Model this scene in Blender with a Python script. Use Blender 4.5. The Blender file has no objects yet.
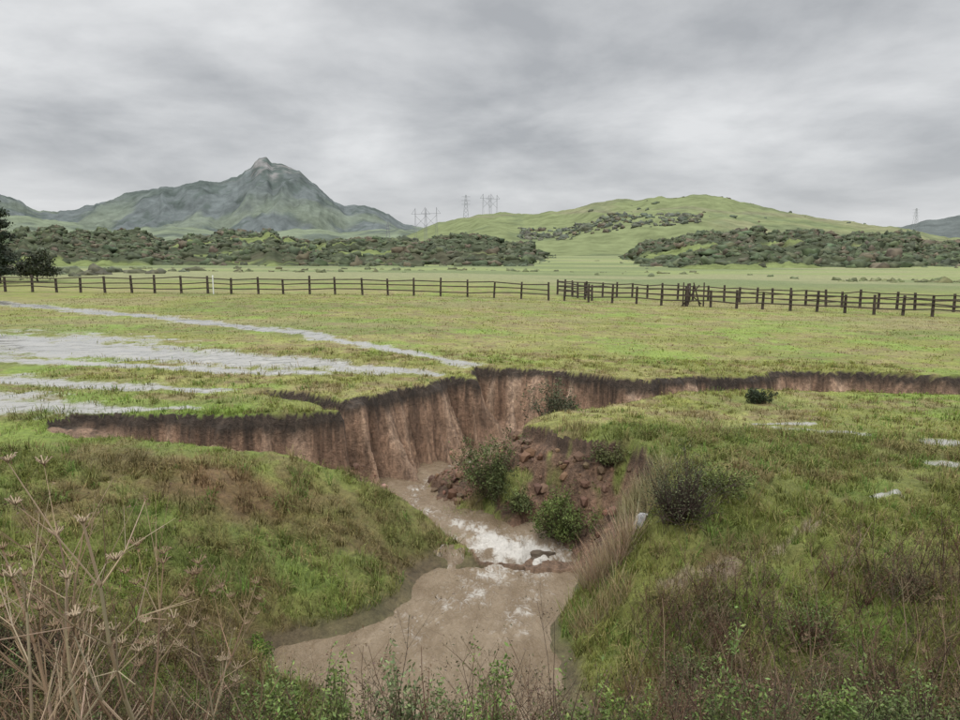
import bpy, math, numpy as np
rng=np.random.default_rng(11)
scene=bpy.context.scene
# ------------------------------------------------------------ noise
def _h(ix,iy,seed):
    h=(ix.astype(np.int64)*374761393+iy.astype(np.int64)*668265263+seed*14426951)&0xffffffff
    h=((h^(h>>13))*1274126177)&0xffffffff
    return ((h^(h>>16))&0xffff)/65535.0
def vn(x,y,seed=0):
    x=np.asarray(x,float);y=np.asarray(y,float)
    xi=np.floor(x);yi=np.floor(y);fx=x-xi;fy=y-yi
    fx=fx*fx*(3-2*fx);fy=fy*fy*(3-2*fy)
    a=_h(xi,yi,seed);b=_h(xi+1,yi,seed);c=_h(xi,yi+1,seed);d=_h(xi+1,yi+1,seed)
    return ((a+(b-a)*fx)*(1-fy)+(c+(d-c)*fx)*fy)*2-1
def fbm(x,y,o=4,seed=0):
    s=0;a=.5
    for i in range(o):
        cs,sn=math.cos(i*.7),math.sin(i*.7)
        s=s+a*vn((x*cs+y*sn)*2**i+i*17.3,(y*cs-x*sn)*2**i-i*9.1,seed+i*31);a*=.5
    return s
def ss(a,b,x):
    t=np.clip((x-a)/(b-a),0,1);return t*t*(3-2*t)
def mix(a,b,t): return a+(b-a)*t
def cmix(c,d,t): return c+(np.asarray(d,float)[None,:]-c)*t[:,None]
# ------------------------------------------------------------ mesh helper
def mesh(name,V,F,mat,col=None,attrs=None,smooth=True,link=True):
    V=np.asarray(V,np.float32);F=np.asarray(F,np.int32);k=F.shape[1]
    me=bpy.data.meshes.new(name)
    me.vertices.add(len(V));me.vertices.foreach_set('co',V.ravel())
    me.loops.add(F.size);me.loops.foreach_set('vertex_index',F.ravel())
    me.polygons.add(len(F));me.polygons.foreach_set('loop_start',np.arange(0,F.size,k,dtype=np.int32))
    me.update(calc_edges=True)
    me.polygons.foreach_set('use_smooth',np.full(len(F),smooth,bool))
    if col is not None:
        a=me.color_attributes.new('Col','FLOAT_COLOR','POINT')
        c=np.ones((len(V),4),np.float32);c[:,:3]=col;a.data.foreach_set('color',c.ravel())
    for n,v in (attrs or {}).items():
        a=me.attributes.new(n,'FLOAT','POINT');a.data.foreach_set('value',np.asarray(v,np.float32))
    me.materials.append(mat)
    ob=bpy.data.objects.new(name,me)
    if link: scene.collection.objects.link(ob)
    return ob
def gridfaces(ny,nx):
    i=np.arange(ny*nx).reshape(ny,nx)
    return np.stack([i[:-1,:-1],i[:-1,1:],i[1:,1:],i[1:,:-1]],-1).reshape(-1,4)
# ------------------------------------------------------------ node helper
def newmat(name):
    m=bpy.data.materials.new(name);m.use_nodes=True
    nt=m.node_tree;b=nt.nodes['Principled BSDF'];return m,nt,b
def N(nt,t,**kw):
    n=nt.nodes.new(t)
    for k,v in kw.items():
        if k in n.inputs: n.inputs[k].default_value=v
        else: setattr(n,k,v)
    return n
def L(nt,a,b): nt.links.new(a,b)
def math_(nt,op,a,b=None,clamp=False):
    n=nt.nodes.new('ShaderNodeMath');n.operation=op;n.use_clamp=clamp
    for i,v in enumerate((a,b)):
        if v is None: continue
        if isinstance(v,(int,float)): n.inputs[i].default_value=v
        else: nt.links.new(v,n.inputs[i])
    return n.outputs[0]
def mrange(nt,v,a,b,c,d):
    n=nt.nodes.new('ShaderNodeMapRange');nt.links.new(v,n.inputs[0])
    for i,q in enumerate((a,b,c,d)): n.inputs[i+1].default_value=q
    return n.outputs[0]
def mixc(nt,f,a,b,blend='MIX'):
    n=nt.nodes.new('ShaderNodeMix');n.data_type='RGBA';n.blend_type=blend
    for s,v in ((0,f),(6,a),(7,b)):
        if isinstance(v,(int,float)): n.inputs[s].default_value=v
        elif isinstance(v,tuple): n.inputs[s].default_value=(*v,1)
        else: nt.links.new(v,n.inputs[s])
    return n.outputs[2]
# ------------------------------------------------------------ terrain definition (metres, plain ~ z 0)
def plain(x,y):
    z=np.interp(x,[-60,-40,-5,3,8,15,34,80,400],[.3,.15,0,-.22,-.42,-.6,-1.0,-1.5,-1.8])
    return z*(1-ss(90,260,y))+ss(90,260,y)*(-1.2)
ctrl=np.array([(-9,15.5,-.28),(-7,15.5,-.38),(-5.5,15.5,-.5),(-4,15.5,-.8),(-2.5,15.5,-1.4),(-1.6,15.4,-1.85),(-.9,15.2,-2.3),(-.2,14.6,-2.65),
(-1.0,14.2,-2.85),(-1.3,13,-2.85),(-2.5,11.7,-2.85),(-3.5,11.1,-2.85),(-2.9,10.5,-2.85),(-1.9,10,-2.85),(-1.5,9,-2.85),(-1.5,6,-2.85),
(2.0,14.4,-2.85),(1.7,13,-2.85),(1.15,11.9,-2.85),(1.2,10.9,-2.85),(1.05,9.9,-2.85),(.9,8,-2.85),(.9,6,-2.85),
(.8,13.6,-3.25),(0,12.3,-3.25),(-.7,11,-3.25),(-.3,9.5,-3.2),(-.3,7,-3.2),(-.3,4,-3.2),(-1.8,11,-3.1),(0.2,14.2,-3.1),
(-4,11.8,-2.2),(-4.9,12.1,-1.6),(-5.7,10.2,-1.4),(-6.8,9.6,-1.1),(-7.1,12.9,-.85),(-8.6,12.4,-.65),(-3.65,14,-1.6),(-2.5,13.2,-2.15),(-1.7,14.0,-2.45),
(-5.5,13.8,-.85),(-5.3,7.3,-1.4),(-3.5,8.3,-2.0),(-2.2,8.6,-2.5),(-12,12,-.4),(-10,8,-.9),(-8,5,-1),(-16,10,-.3),(-14,15.5,0),(-11,15.5,-.12),(-3.4,9.7,-2.3),(-4.6,10.6,-2.0),
(1.25,17.6,-.5),(1.93,16.9,-.5),(2.77,16.3,-.5),(3.5,15.3,-.5),(3.7,13.2,-.5),(3.1,12.2,-.95),(2.8,11.6,-1.45),(2.1,11.8,-2.2),(1.45,11.9,-2.65),
(3.6,11.2,-1.25),(4.67,11.7,-.9),(6.15,11.4,-.8),(6.2,13.5,-.6),(9.1,15.3,-.55),(3.25,10,-1.9),(5.2,9.45,-1.55),(5.6,7.8,-1.7),(2.9,8.7,-2.3),(1.8,9.1,-2.65),
(2.72,19.3,-.5),(4.7,20.8,-.5),(6.84,22.1,-.5),(9.35,23,-.68),(15.4,23,-.85),(4.5,17.5,-.5),(7,18,-.55),(12,18,-.68),(10,12,-.8),(8,9,-1.3),(14,10,-.8),(9,6,-1.7)])
_pr=plain(ctrl[:,0],ctrl[:,1])
def _k(r2): return np.sqrt(r2+.35**2)
_A=_k(((ctrl[:,None,:2]-ctrl[None,:,:2])**2).sum(-1))
_w=np.linalg.solve(_A-1e-3*np.eye(len(ctrl)),ctrl[:,2]-_pr)
def Un(x,y):
    out=plain(x,y)
    m=(x>-22)&(x<24)&(y>-5)&(y<28)
    xs=x[m];ys=y[m];acc=np.zeros(len(xs))
    for i in range(len(ctrl)): acc+=_w[i]*_k((xs-ctrl[i,0])**2+(ys-ctrl[i,1])**2)
    win=ss(-20,-14,xs)*(1-ss(17,23,xs))*(1-ss(23.5,27,ys))
    out[m]+=acc*win
    return out
midx=[-20,-9.5,-5.8,-4,-3,-1.7,-1,1,4,6,10,15,40];midy=[16.2,16.2,15.95,16.2,16.5,18,20,22,22.2,22.6,24.4,24.2,25.8]
def U(x,y):
    ym=np.interp(x,midx,midy);w=ss(-.4,.4,y-ym)
    return mix(Un(x,y),plain(x,y),w)
far=[(-9.9,16.1),(-9.5,16.75),(-7.5,16.7),(-5.9,16.45),(-5.4,16.7),(-4.3,16.75),(-3.4,17.2),(-4.4,18.0),(-5.9,18.85),(-5.9,19.45),(-4.6,19.15),(-3.3,18.4),(-2.6,19.6),(-1.5,21.1),(-.9,22.2),(-.1,22.5),(-.4,24.4),(1.36,24.4),(3.94,23.5),(5.4,22.8),(7.06,24),(8.8,24.2),(9.6,24.5),(10.8,26),(13.5,26),(17.1,25.6),(24,26),(40,27)]
right=[(40,24.5),(24,23.5),(15.4,23),(9.35,23),(6.84,22.1),(4.7,20.8),(2.72,19.3),(1.25,17.6),(1.93,16.9),(2.77,16.3),(3.5,15.3),(3.6,13.2),(3.1,12.4),(2.3,12.9)]
near=[(2.3,12.9),(2.2,14.2),(1.0,14.5),(-.2,14.7),(-.9,15.3),(-2.46,15.6),(-4,15.65),(-5.5,15.6),(-8.8,15.55),(-9.9,16.1)]
def dens(pl,st=.5):
    out=[]
    for a,b in zip(pl[:-1],pl[1:]):
        a=np.array(a);b=np.array(b);n=max(1,int(np.linalg.norm(b-a)/st))
        for i in range(n): out.append(a+(b-a)*i/n)
    out.append(np.array(pl[-1]));return np.array(out)
FAR,RIGHT,NEAR=[dens(p) for p in (far,right,near)]
ZF=plain(FAR[:,0],FAR[:,1]);ZR=Un(RIGHT[:,0],RIGHT[:,1]);ZN=Un(NEAR[:,0],NEAR[:,1])
CH=np.array([(60,26.5),(40,25.8),(24,24.8),(15,24.4),(10.5,24.4),(7,23.4),(4,22),(1.5,21.8),(-.3,20.6),(-1.1,19.3),(-1.7,18),(-1.5,16.8),(-.7,16.0),(.2,15.2),(.8,14.6),(.9,13.8)])
def pdist(px,py,PL,Z=None):
    best=np.full(len(px),1e9);s=np.zeros(len(px));z=np.zeros(len(px));acc=0
    for i in range(len(PL)-1):
        a=PL[i];d=PL[i+1]-a;l2=(d**2).sum()
        t=np.clip(((px-a[0])*d[0]+(py-a[1])*d[1])/l2,0,1)
        q=(px-a[0]-t*d[0])**2+(py-a[1]-t*d[1])**2
        m=q<best;best[m]=q[m];s[m]=acc+t[m]*math.sqrt(l2)
        if Z is not None: z[m]=Z[i]+(Z[i+1]-Z[i])*t[m]
        acc+=math.sqrt(l2)
    return np.sqrt(best),s,z
POLY=np.array(far+right+near[1:-1])
def inside(px,py):
    r=np.zeros(len(px),bool);n=len(POLY)
    for i in range(n):
        x1,y1=POLY[i];x2,y2=POLY[(i+1)%n]
        if y1==y2: continue
        r^=((y1>py)!=(y2>py))&(px<(x2-x1)*(py-y1)/(y2-y1)+x1)
    return r
def zwat(x,y):
    yy=y+.25*vn(x*1.7,y*1.2,301)+.12*vn(x*5,y*4,302)
    return mix(-2.8,-2.3,.45*ss(14.45,14.75,yy)+.25*ss(14.9,15.1,yy)+.3*ss(15.2,16.2,yy))
puds=[([(-40,55),(-33.7,51),(-19,41),(-8.1,32.6),(-3.1,27.6),(-.5,24.9)],[1.1,1.1,1.05,.8,.6,.5]),
([(-26,30.8),(-19.5,29.3),(-13.3,27.2),(-6.9,24.6),(-1.6,22.9)],[4.2,3.8,2.7,1.6,.6]),
([(-22,26.2),(-16,25.0),(-10,23.4),(-5,22.4)],[.9,.8,.6,.4]),
([(-19,21.7),(-12,20.9),(-7,19.9)],[.8,.6,.4]),
([(-18,18.8),(-12,17.8),(-9,17.4),(-7,17.4)],[2.2,1.5,.7,.3]),
([(7.4,17.3),(9.2,17.0)],[.28,.25]),([(7.0,17.9),(8.5,18.1)],[.16,.16]),([(7.2,12.7),(7.7,12.7)],[.13,.13]),
([(10.4,16.3),(12,16.2)],[.28,.28]),([(9.4,14.6),(11,14.3)],[.2,.25])]
def rbgrass(x,y,z):
    return fbm(x*1.1,y*1.1,4,62)+.10*ss(-1.2,-.6,z)+.30*ss(17.8,20,y)-.25
def ground(x,y):
    x=np.asarray(x,float);y=np.asarray(y,float)
    z=U(x,y);n=len(x)
    soil=np.zeros(n);dark=np.zeros(n);wet=np.zeros(n);gul=np.zeros(n);rb=np.zeros(n);sd=np.full(n,9.);rib=np.zeros(n)
    m=(x>-12)&(x<42)&(y>11)&(y<29)
    xs=x[m];ys=y[m]
    xw=xs+.36*fbm(xs*.9,ys*.9,3,5)+.15*fbm(xs*2.6,ys*2.6,2,8);yw=ys+.36*fbm(xs*.9,ys*.9,3,15)+.15*fbm(xs*2.6,ys*2.6,2,18)
    ins=inside(xw,yw)
    df,sf,zf=pdist(xw,yw,FAR,ZF);dr,sr,zr=pdist(xw,yw,RIGHT,ZR);dn,sn,zn=pdist(xw,yw,NEAR,ZN)
    dc,_,_=pdist(xs,ys,CH)
    r1=1-abs(vn(sf*1.05+.25*df,sf*0,3));r2=1-abs(vn(sf*2.7+.3*df,sf*0,4));r3=1-abs(vn(sf*6,df*1.0,6))
    rb_=np.clip(.50*r1**2+.37*r2**2+.13*r3**2,0,1)
    Lf=.10+1.6*rb_**2.0
    tl=.30+.10*vn(sf*1.3,sf*0,9)+.04*vn(sf*4,sf*0,19)
    dd=np.clip(df-.13,0,None)
    hf=zf-tl*np.clip(df/.15,0,1)**.8-2.35*(1-np.exp(-dd/Lf))+.07*fbm(xs*5,ys*5,3,3)*ss(0,.4,df)
    k=mix(1.2,.68,ss(15,17.3,ys));k=mix(k,1.9,ss(5,8,xs))
    lum=.46*fbm(xs*1.2,ys*1.2,4,44)-.32*abs(fbm(xs*2.6,ys*2.6,3,45))+.10*fbm(xs*8,ys*8,2,46)+.05
    hr=zr-.26*ss(0,.12,dr)-np.clip(dr-.05,0,None)*k+lum*ss(0,.7,dr)
    hn=zn-.14*ss(0,.1,dn)-dn*1.7
    bed=zwat(xs,ys)-.2+.3*np.clip(dc-.5+.3*fbm(xs*1.5,ys*1.5,2,2),0,None)+.05*fbm(xs*6,ys*6,2,1)
    hi=np.maximum.reduce([hf,hr,hn,bed])
    zz=z[m];so=np.zeros(len(xs));dk=np.zeros(len(xs));rr=np.zeros(len(xs))
    zz=np.where(ins,np.minimum(hi,np.maximum.reduce([zf,zr,zn])),zz)
    isf=ins&(hf>=np.maximum(hr,hn)-.05)
    so[ins]=1
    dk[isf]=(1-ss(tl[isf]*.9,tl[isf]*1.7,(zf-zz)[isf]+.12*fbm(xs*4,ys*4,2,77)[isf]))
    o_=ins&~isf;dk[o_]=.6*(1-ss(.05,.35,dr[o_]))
    isr=ins&(hr>hf)&(hr>=hn);rr[isr]=1
    z[m]=zz;soil[m]=so;dark[m]=dk;gul[m]=ins;rb[m]=rr;sd[m]=np.where(ins,-np.minimum(df,dr),np.minimum(df,dr));rib[m]=np.where(isf,rb_,.5)
    emb=2.2-.67*np.clip(y-1,0,None)
    z=np.where(y<12,np.logaddexp(z*7,emb*7)/7,z)
    fo=1-ss(34,120,y)
    nb=(gul<.5)
    z=z+nb*fo*(.05*fbm(x*.8,y*.8,3,21)+.05*fbm(x*3,y*3,3,22)*(1-ss(30,60,y)))
    near_=nb*(1-ss(11.5,15.6,y))*(1-ss(16,20,abs(x)))*ss(-2.95,-2.5,z)
    z=z+near_*(.26*fbm(x*.9,y*.9,4,23)+.22*abs(fbm(x*2.9,y*2.9,3,24))+.08*fbm(x*8,y*8,2,25))
    yq=y+1.3*fbm(x*.11,y*.2,3,601)*ss(-4,-10,x)+.35*fbm(x*.6,y*.9,3,602)*ss(0,-4,x)
    for pl,w in puds:
        pl=np.array(pl);lo=pl.min(0)-4;hi_=pl.max(0)+4
        q=(x>lo[0])&(x<hi_[0])&(y>lo[1])&(y<hi_[1])&nb
        if not q.any(): continue
        d,_,ww=pdist(x[q],yq[q],pl,np.array(w))
        wet[q]=np.maximum(wet[q],1-d/(ww*(1+.7*fbm(x[q]*.35,y[q]*.5,2,603)))*.62)
    return z,dict(soil=soil,dark=dark,wet=np.clip(wet,0,1),gul=gul,rb=rb,sd=sd,rib=rib)
def grasscol(x,y,z):
    c=np.tile(np.array([.19,.20,.045]),(len(x),1))
    a=fbm(x*.12,y*.2,4,50);b=fbm(x*.5,y*.8,4,51);d=fbm(x*2.2,y*2.6,3,52);e=fbm(x*.05+3,y*.09,3,53)
    c=cmix(c,(.26,.245,.085),ss(-.05,.35,b+e*.5)*.75)
    c=cmix(c,(.125,.16,.035),ss(.0,.4,a)*.7)
    c=cmix(c,(.18,.27,.04),ss(.12,.4,fbm(x*.3,y*.45,3,57))*.6)
    c=cmix(c,(.19,.13,.07),ss(.08,.38,d+b*.5)*.6)
    nearm=(1-ss(13.5,17,y))*(1-ss(14,20,abs(x)))
    c=cmix(c,(.135,.145,.035),nearm*.7)
    c=cmix(c,(.145,.10,.045),nearm*ss(.02,.32,b+.4*d)*.75)
    c=cmix(c,(.11,.165,.028),nearm*ss(.0,.45,fbm(x*.7,y*.7,4,58)+.3*d)*.75)
    r=np.exp(-(((x+5)/1.3)**2+((y-14.1)/.6)**2))
    c=cmix(c,(.17,.10,.05),np.clip(r*1.2,0,.8))
    c=cmix(c,(.085,.075,.03),(1-ss(6.5,10,y))*.8*(1-ss(14,20,abs(x))))
    c=cmix(c,(.23,.20,.09),ss(0,.35,fbm(x*.07,y*.3,3,59))*ss(28,38,y)*(1-ss(70,90,y))*.6)
    f=ss(66,110,y)
    v=np.tile(np.array([.20,.235,.08]),(len(x),1))
    v=cmix(v,(.13,.16,.06),ss(-.08,.15,fbm(x*.012,y*.03,4,401))*.9);v=cmix(v,(.23,.23,.11),ss(.03,.25,fbm(x*.02,y*.05,4,402))*.8)
    c=c*(1-f[:,None])+v*f[:,None]
    return c
# ------------------------------------------------------------ ground sheet
def axis(lo,hi,st,L0,L1,g):
    m=list(np.arange(lo,hi+1e-6,st));d=st;v=m[-1]
    up=[]
    while v<L1: d*=g;v+=d;up.append(v)
    d=st;v=m[0];dn=[]
    while v>L0: d*=g;v-=d;dn.append(v)
    return np.array(dn[::-1]+m+up)
gx=axis(-9.8,8,.045,-9000,9000,1.03);gy=axis(10,25.5,.045,-60,12000,1.025)
GX,GY=np.meshgrid(gx,gy);x=GX.ravel();y=GY.ravel()
z,M=ground(x,y)
col=grasscol(x,y,z)
soilc=np.tile(np.array([.34,.215,.14]),(len(x),1))
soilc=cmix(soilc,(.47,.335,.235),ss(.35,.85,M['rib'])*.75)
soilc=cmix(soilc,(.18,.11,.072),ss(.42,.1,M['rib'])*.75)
soilc=cmix(soilc,(.21,.135,.09),ss(-.05,.35,fbm(x*1.1+5,y*1.4+z*2,4,61))*.55)
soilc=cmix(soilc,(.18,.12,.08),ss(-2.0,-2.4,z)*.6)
soilc=cmix(soilc,(.17,.10,.062),M['rb']*.85)
soilc=cmix(soilc,(.08,.05,.033),M['rb']*ss(-.05,.25,fbm(x*2,y*2,4,64))*.75)
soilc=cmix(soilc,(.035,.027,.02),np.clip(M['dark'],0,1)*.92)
gp=M['rb']*ss(-.02,.1,rbgrass(x,y,z))
soilm=M['soil']*(1-gp)
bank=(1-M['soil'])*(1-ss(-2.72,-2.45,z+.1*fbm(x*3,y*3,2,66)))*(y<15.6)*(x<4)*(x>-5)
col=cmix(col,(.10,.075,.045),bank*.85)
pd,_,_=pdist(x,y,np.array([(2.9,10.9),(3.6,11.0),(4.4,11.1),(5.5,11.7),(6.2,12.1)]))
pm=(1-ss(.03,.2,pd+.2*fbm(x*3,y*3,3,63)+.04))*.8
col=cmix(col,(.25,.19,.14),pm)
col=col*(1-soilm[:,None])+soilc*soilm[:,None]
V=np.stack([x,y,z],1)
gm,nt,b=newmat('ground_grass_and_soil')
at=N(nt,'ShaderNodeAttribute',attribute_name='Col');aw=N(nt,'ShaderNodeAttribute',attribute_name='wet');aso=N(nt,'ShaderNodeAttribute',attribute_name='soil')
tc=N(nt,'ShaderNodeTexCoord')
n1=N(nt,'ShaderNodeTexNoise',Scale=9.0,Detail=8.0,Roughness=.7);L(nt,tc.outputs['Object'],n1.inputs['Vector'])
n2=N(nt,'ShaderNodeTexNoise',Scale=.9,Detail=8.0,Roughness=.7);L(nt,tc.outputs['Object'],n2.inputs['Vector'])
n3=N(nt,'ShaderNodeTexNoise',Scale=28.0,Detail=4.0,Roughness=.6);L(nt,tc.outputs['Object'],n3.inputs['Vector'])
mpv=N(nt,'ShaderNodeMapping');mpv.inputs['Scale'].default_value=(1,1,.14);L(nt,tc.outputs['Object'],mpv.inputs[0])
n4=N(nt,'ShaderNodeTexNoise',Scale=9.0,Detail=5.0,Roughness=.6);L(nt,mpv.outputs[0],n4.inputs['Vector'])
f1=mrange(nt,n1.outputs[0],.3,.7,.6,1.4);f2=mrange(nt,n2.outputs[0],.3,.7,.72,1.28)
mul=math_(nt,'MULTIPLY',f1,f2)
g4=math_(nt,'ADD',math_(nt,'MULTIPLY',math_(nt,'SUBTRACT',mrange(nt,n4.outputs[0],.35,.65,.65,1.28),1.0),aso.outputs['Fac']),1.0)
mul=math_(nt,'MULTIPLY',mul,g4)
cc=nt.nodes.new('ShaderNodeVectorMath');cc.operation='SCALE';L(nt,at.outputs['Color'],cc.inputs[0]);L(nt,mul,cc.inputs[3])
wn=math_(nt,'ADD',aw.outputs['Fac'],mrange(nt,n2.outputs[0],.3,.7,-.45,.45))
wn=math_(nt,'ADD',wn,mrange(nt,n1.outputs[0],.3,.7,-.12,.12))
wm=math_(nt,'MULTIPLY',mrange(nt,wn,.42,.72,0,1),mrange(nt,aw.outputs['Fac'],.02,.2,0,1))
base=mixc(nt,wm,cc.outputs[0],(.30,.29,.26))
L(nt,base,b.inputs['Base Color'])
L(nt,mrange(nt,wm,0,1,.92,.10),b.inputs['Roughness'])
bh=math_(nt,'ADD',n1.outputs[0],math_(nt,'MULTIPLY',n3.outputs[0],.4))
bh=math_(nt,'ADD',bh,math_(nt,'MULTIPLY',math_(nt,'MULTIPLY',n4.outputs[0],1.8),aso.outputs['Fac']))
bp=N(nt,'ShaderNodeBump',Distance=.09);L(nt,bh,bp.inputs['Height'])
st=math_(nt,'SUBTRACT',mrange(nt,aso.outputs['Fac'],0,1,.7,1.0),math_(nt,'MULTIPLY',wm,.65),True)
L(nt,st,bp.inputs['Strength']);L(nt,bp.outputs[0],b.inputs['Normal'])
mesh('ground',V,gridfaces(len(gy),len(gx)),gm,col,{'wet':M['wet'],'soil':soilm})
# ------------------------------------------------------------ creek water
wx=np.arange(-5.5,8,.06);wy=np.arange(3,24.5,.06)
X,Y=np.meshgrid(wx,wy);x=X.ravel();y=Y.ravel()
casc=np.exp(-((y-14.85)/.4)**2)
calm=ss(15,9,y)
rip=.05*abs(fbm(x*2.2+.6*y,y*1.6-x*.5,3,70))*1.5+.034*fbm(x*7,y*4.5,3,72)
zw=zwat(x,y)+rip*(1-.4*calm)+casc*.14*fbm(x*4,y*4,3,71)-.02
d0,_,_=pdist(x,y,np.array([(.3,15.2),(.5,14.5),(.0,13.6),(-.5,12.9),(-1.0,12.2),(-1.2,11.2)]))
d1,_,_=pdist(x,y,np.array([(1.0,14.7),(1.2,14.2),(1.1,13.2),(.5,11.9)]))
d2,_,_=pdist(x,y,CH[8:15])
foam=casc*.5+.46*(1-ss(.02,.9,d0))*ss(9.8,14.4,y)+.30*(1-ss(.05,.6,d1))+.36*(1-ss(0,.5,d2))*(y>15)
foam=foam*(.5+1.7*fbm(x*2.4+y*1.6,y*2.2-x*.8,4,73)+.9*(1-2*abs(fbm(x*5,y*3.2,3,79))))
wmt,nt,b=newmat('muddy_water')
af=N(nt,'ShaderNodeAttribute',attribute_name='foam');tc=N(nt,'ShaderNodeTexCoord')
mp=N(nt,'ShaderNodeMapping');mp.inputs['Scale'].default_value=(1,.6,1);mp.inputs['Rotation'].default_value=(0,0,.35);L(nt,tc.outputs['Object'],mp.inputs[0])
n1=N(nt,'ShaderNodeTexNoise',Scale=9.0,Detail=6.0,Roughness=.62,Distortion=1.2);L(nt,mp.outputs[0],n1.inputs['Vector'])
n2=N(nt,'ShaderNodeTexNoise',Scale=1.6,Detail=4.0,Distortion=.8);L(nt,mp.outputs[0],n2.inputs['Vector'])
n3=N(nt,'ShaderNodeTexNoise',Scale=34.0,Detail=4.0,Roughness=.6);L(nt,mp.outputs[0],n3.inputs['Vector'])
wc=mixc(nt,mrange(nt,n2.outputs[0],.35,.65,0,1),(.185,.135,.085),(.26,.20,.135))
fm=mrange(nt,math_(nt,'ADD',af.outputs['Fac'],mrange(nt,n1.outputs[0],.3,.7,-.4,.4)),.30,1.0,0,.9)
L(nt,mixc(nt,fm,wc,(.58,.55,.50)),b.inputs['Base Color'])
L(nt,mrange(nt,fm,0,1,.05,.6),b.inputs['Roughness']);b.inputs['IOR'].default_value=1.38
bp=N(nt,'ShaderNodeBump',Distance=.09,Strength=.8);L(nt,math_(nt,'ADD',n1.outputs[0],math_(nt,'MULTIPLY',n3.outputs[0],.3)),bp.inputs['Height']);L(nt,bp.outputs[0],b.inputs['Normal'])
mesh('creek_water',np.stack([x,y,zw],1),gridfaces(len(wy),len(wx)),wmt,None,{'foam':foam})
# ------------------------------------------------------------ plant geometry tools
pm_,nt,b=newmat('plant_matter')
at=N(nt,'ShaderNodeAttribute',attribute_name='Col');L(nt,at.outputs['Color'],b.inputs['Base Color']);b.inputs['Roughness'].default_value=.75
b.inputs['Specular IOR Level'].default_value=.25
class Acc:
    def __init__(s): s.V=[];s.F=[];s.C=[];s.n=0
    def add(s,V,F,C):
        V=np.asarray(V).reshape(-1,3);s.V.append(V);s.F.append(np.asarray(F)+s.n);s.C.append(np.broadcast_to(C,(len(V),3)) if np.ndim(C)==1 else C);s.n+=len(V)
    def blades(s,B,H,W,Lean,C):
        n=len(B);a=rng.uniform(0,2*np.pi,n);wv=np.stack([np.cos(a),np.sin(a),a*0],1)*(W/2)[:,None]
        b2=rng.uniform(0,2*np.pi,n);tip=B+np.stack([np.cos(b2)*Lean*H,np.sin(b2)*Lean*H,H],1)
        V=np.stack([B-wv,B+wv,tip],1).reshape(-1,3)
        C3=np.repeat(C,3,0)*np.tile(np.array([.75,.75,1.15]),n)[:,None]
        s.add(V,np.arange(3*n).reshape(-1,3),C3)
    def leaves(s,P,S,C):
        n=len(P);d1=rng.normal(size=(n,3));d1/=np.linalg.norm(d1,axis=1)[:,None]
        d2=np.cross(d1,rng.normal(size=(n,3)));d2/=np.linalg.norm(d2,axis=1)[:,None]
        S=np.asarray(S)[:,None]
        V=np.stack([P-d1*S,P+d2*S*.4,P+d1*S,P-d2*S*.4],1).reshape(-1,3)
        i=np.arange(n)*4
        F=np.concatenate([np.stack([i,i+1,i+2],1),np.stack([i,i+2,i+3],1)])
        s.add(V,F,np.repeat(C,4,0))
    def prisms(s,P0,P1,R0,R1,C):
        P0=np.asarray(P0,float);P1=np.asarray(P1,float);n=len(P0);R0=np.asarray(R0);R1=np.asarray(R1)
        d=P1-P0;d/=np.linalg.norm(d,axis=1)[:,None]+1e-9
        up=np.where(abs(d[:,2:3])>.9,np.array([[1.,0,0]]),np.array([[0,0,1.]]))
        u=np.cross(d,up);u/=np.linalg.norm(u,axis=1)[:,None];v=np.cross(d,u)
        Vs=[]
        for P,R in ((P0,R0),(P1,R1)):
            for k in range(4):
                a=math.pi/4+k*math.pi/2;Vs.append(P+(u*math.cos(a)+v*math.sin(a))*R[:,None])
        V=np.stack(Vs,1).reshape(-1,3);i=np.arange(n)*8;F=[]
        for k in range(4):
            k2=(k+1)%4;F+= [np.stack([i+k,i+k2,i+4+k2],1),np.stack([i+k,i+4+k2,i+4+k],1)]
        F+=[np.stack([i+4,i+5,i+6],1),np.stack([i+4,i+6,i+7],1),np.stack([i+2,i+1,i],1),np.stack([i+3,i+2,i],1)]
        C=np.asarray(C,float);C=np.repeat(C,8,0) if C.ndim==2 else C
        s.add(V,np.concatenate(F),C)
    def make(s,name,mat=None,smooth=False):
        return mesh(name,np.concatenate(s.V),np.concatenate(s.F),mat or pm_,np.concatenate(s.C),smooth=smooth)
def jit(c,n,a=.25):
    c=np.tile(np.asarray(c,float),(n,1)) if np.ndim(c)==1 else c
    return np.clip(c*(1+rng.uniform(-a,a,(n,1)))*(1+rng.uniform(-a*.3,a*.3,(n,3))),.002,1)
# ------------------------------------------------------------ grass
A=Acc()
def grassok(x,y,z,M):
    return ((M['gul']<.5)|((M['rb']>.5)&(rbgrass(x,y,z)>.04)))&(M['wet']+rng.uniform(-.35,.45,len(x))<.5)&~((z<-2.66)&(y<16))&(M['dark']<.2)
def scatter(n,x0,x1,y0,y1,h0,h1,w):
    x=rng.uniform(x0,x1,n);y=rng.uniform(y0,y1,n)
    cl=fbm(x*2.3,y*2.3,3,90)
    keep=(cl+rng.uniform(-.25,.35,n)>-.05)&(abs(x)<y*.75+1.5)
    x=x[keep];y=y[keep];z,M=ground(x,y)
    ok=grassok(x,y,z,M)
    x=x[ok];y=y[ok];z=z[ok];n=len(x)
    c=jit(grasscol(x,y,z)*1.12,n,.38)
    dead=rng.random(n)<.18;c[dead]=jit((.30,.24,.12),dead.sum(),.3)
    sz=(.6+.9*ss(-.3,.4,fbm(x*1.4,y*1.4,3,91)))
    A.blades(np.stack([x,y,z-.01],1),rng.uniform(h0,h1,n)*sz,np.full(n,w)*rng.uniform(.7,1.3,n),rng.uniform(.1,.8,n),c)
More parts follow.
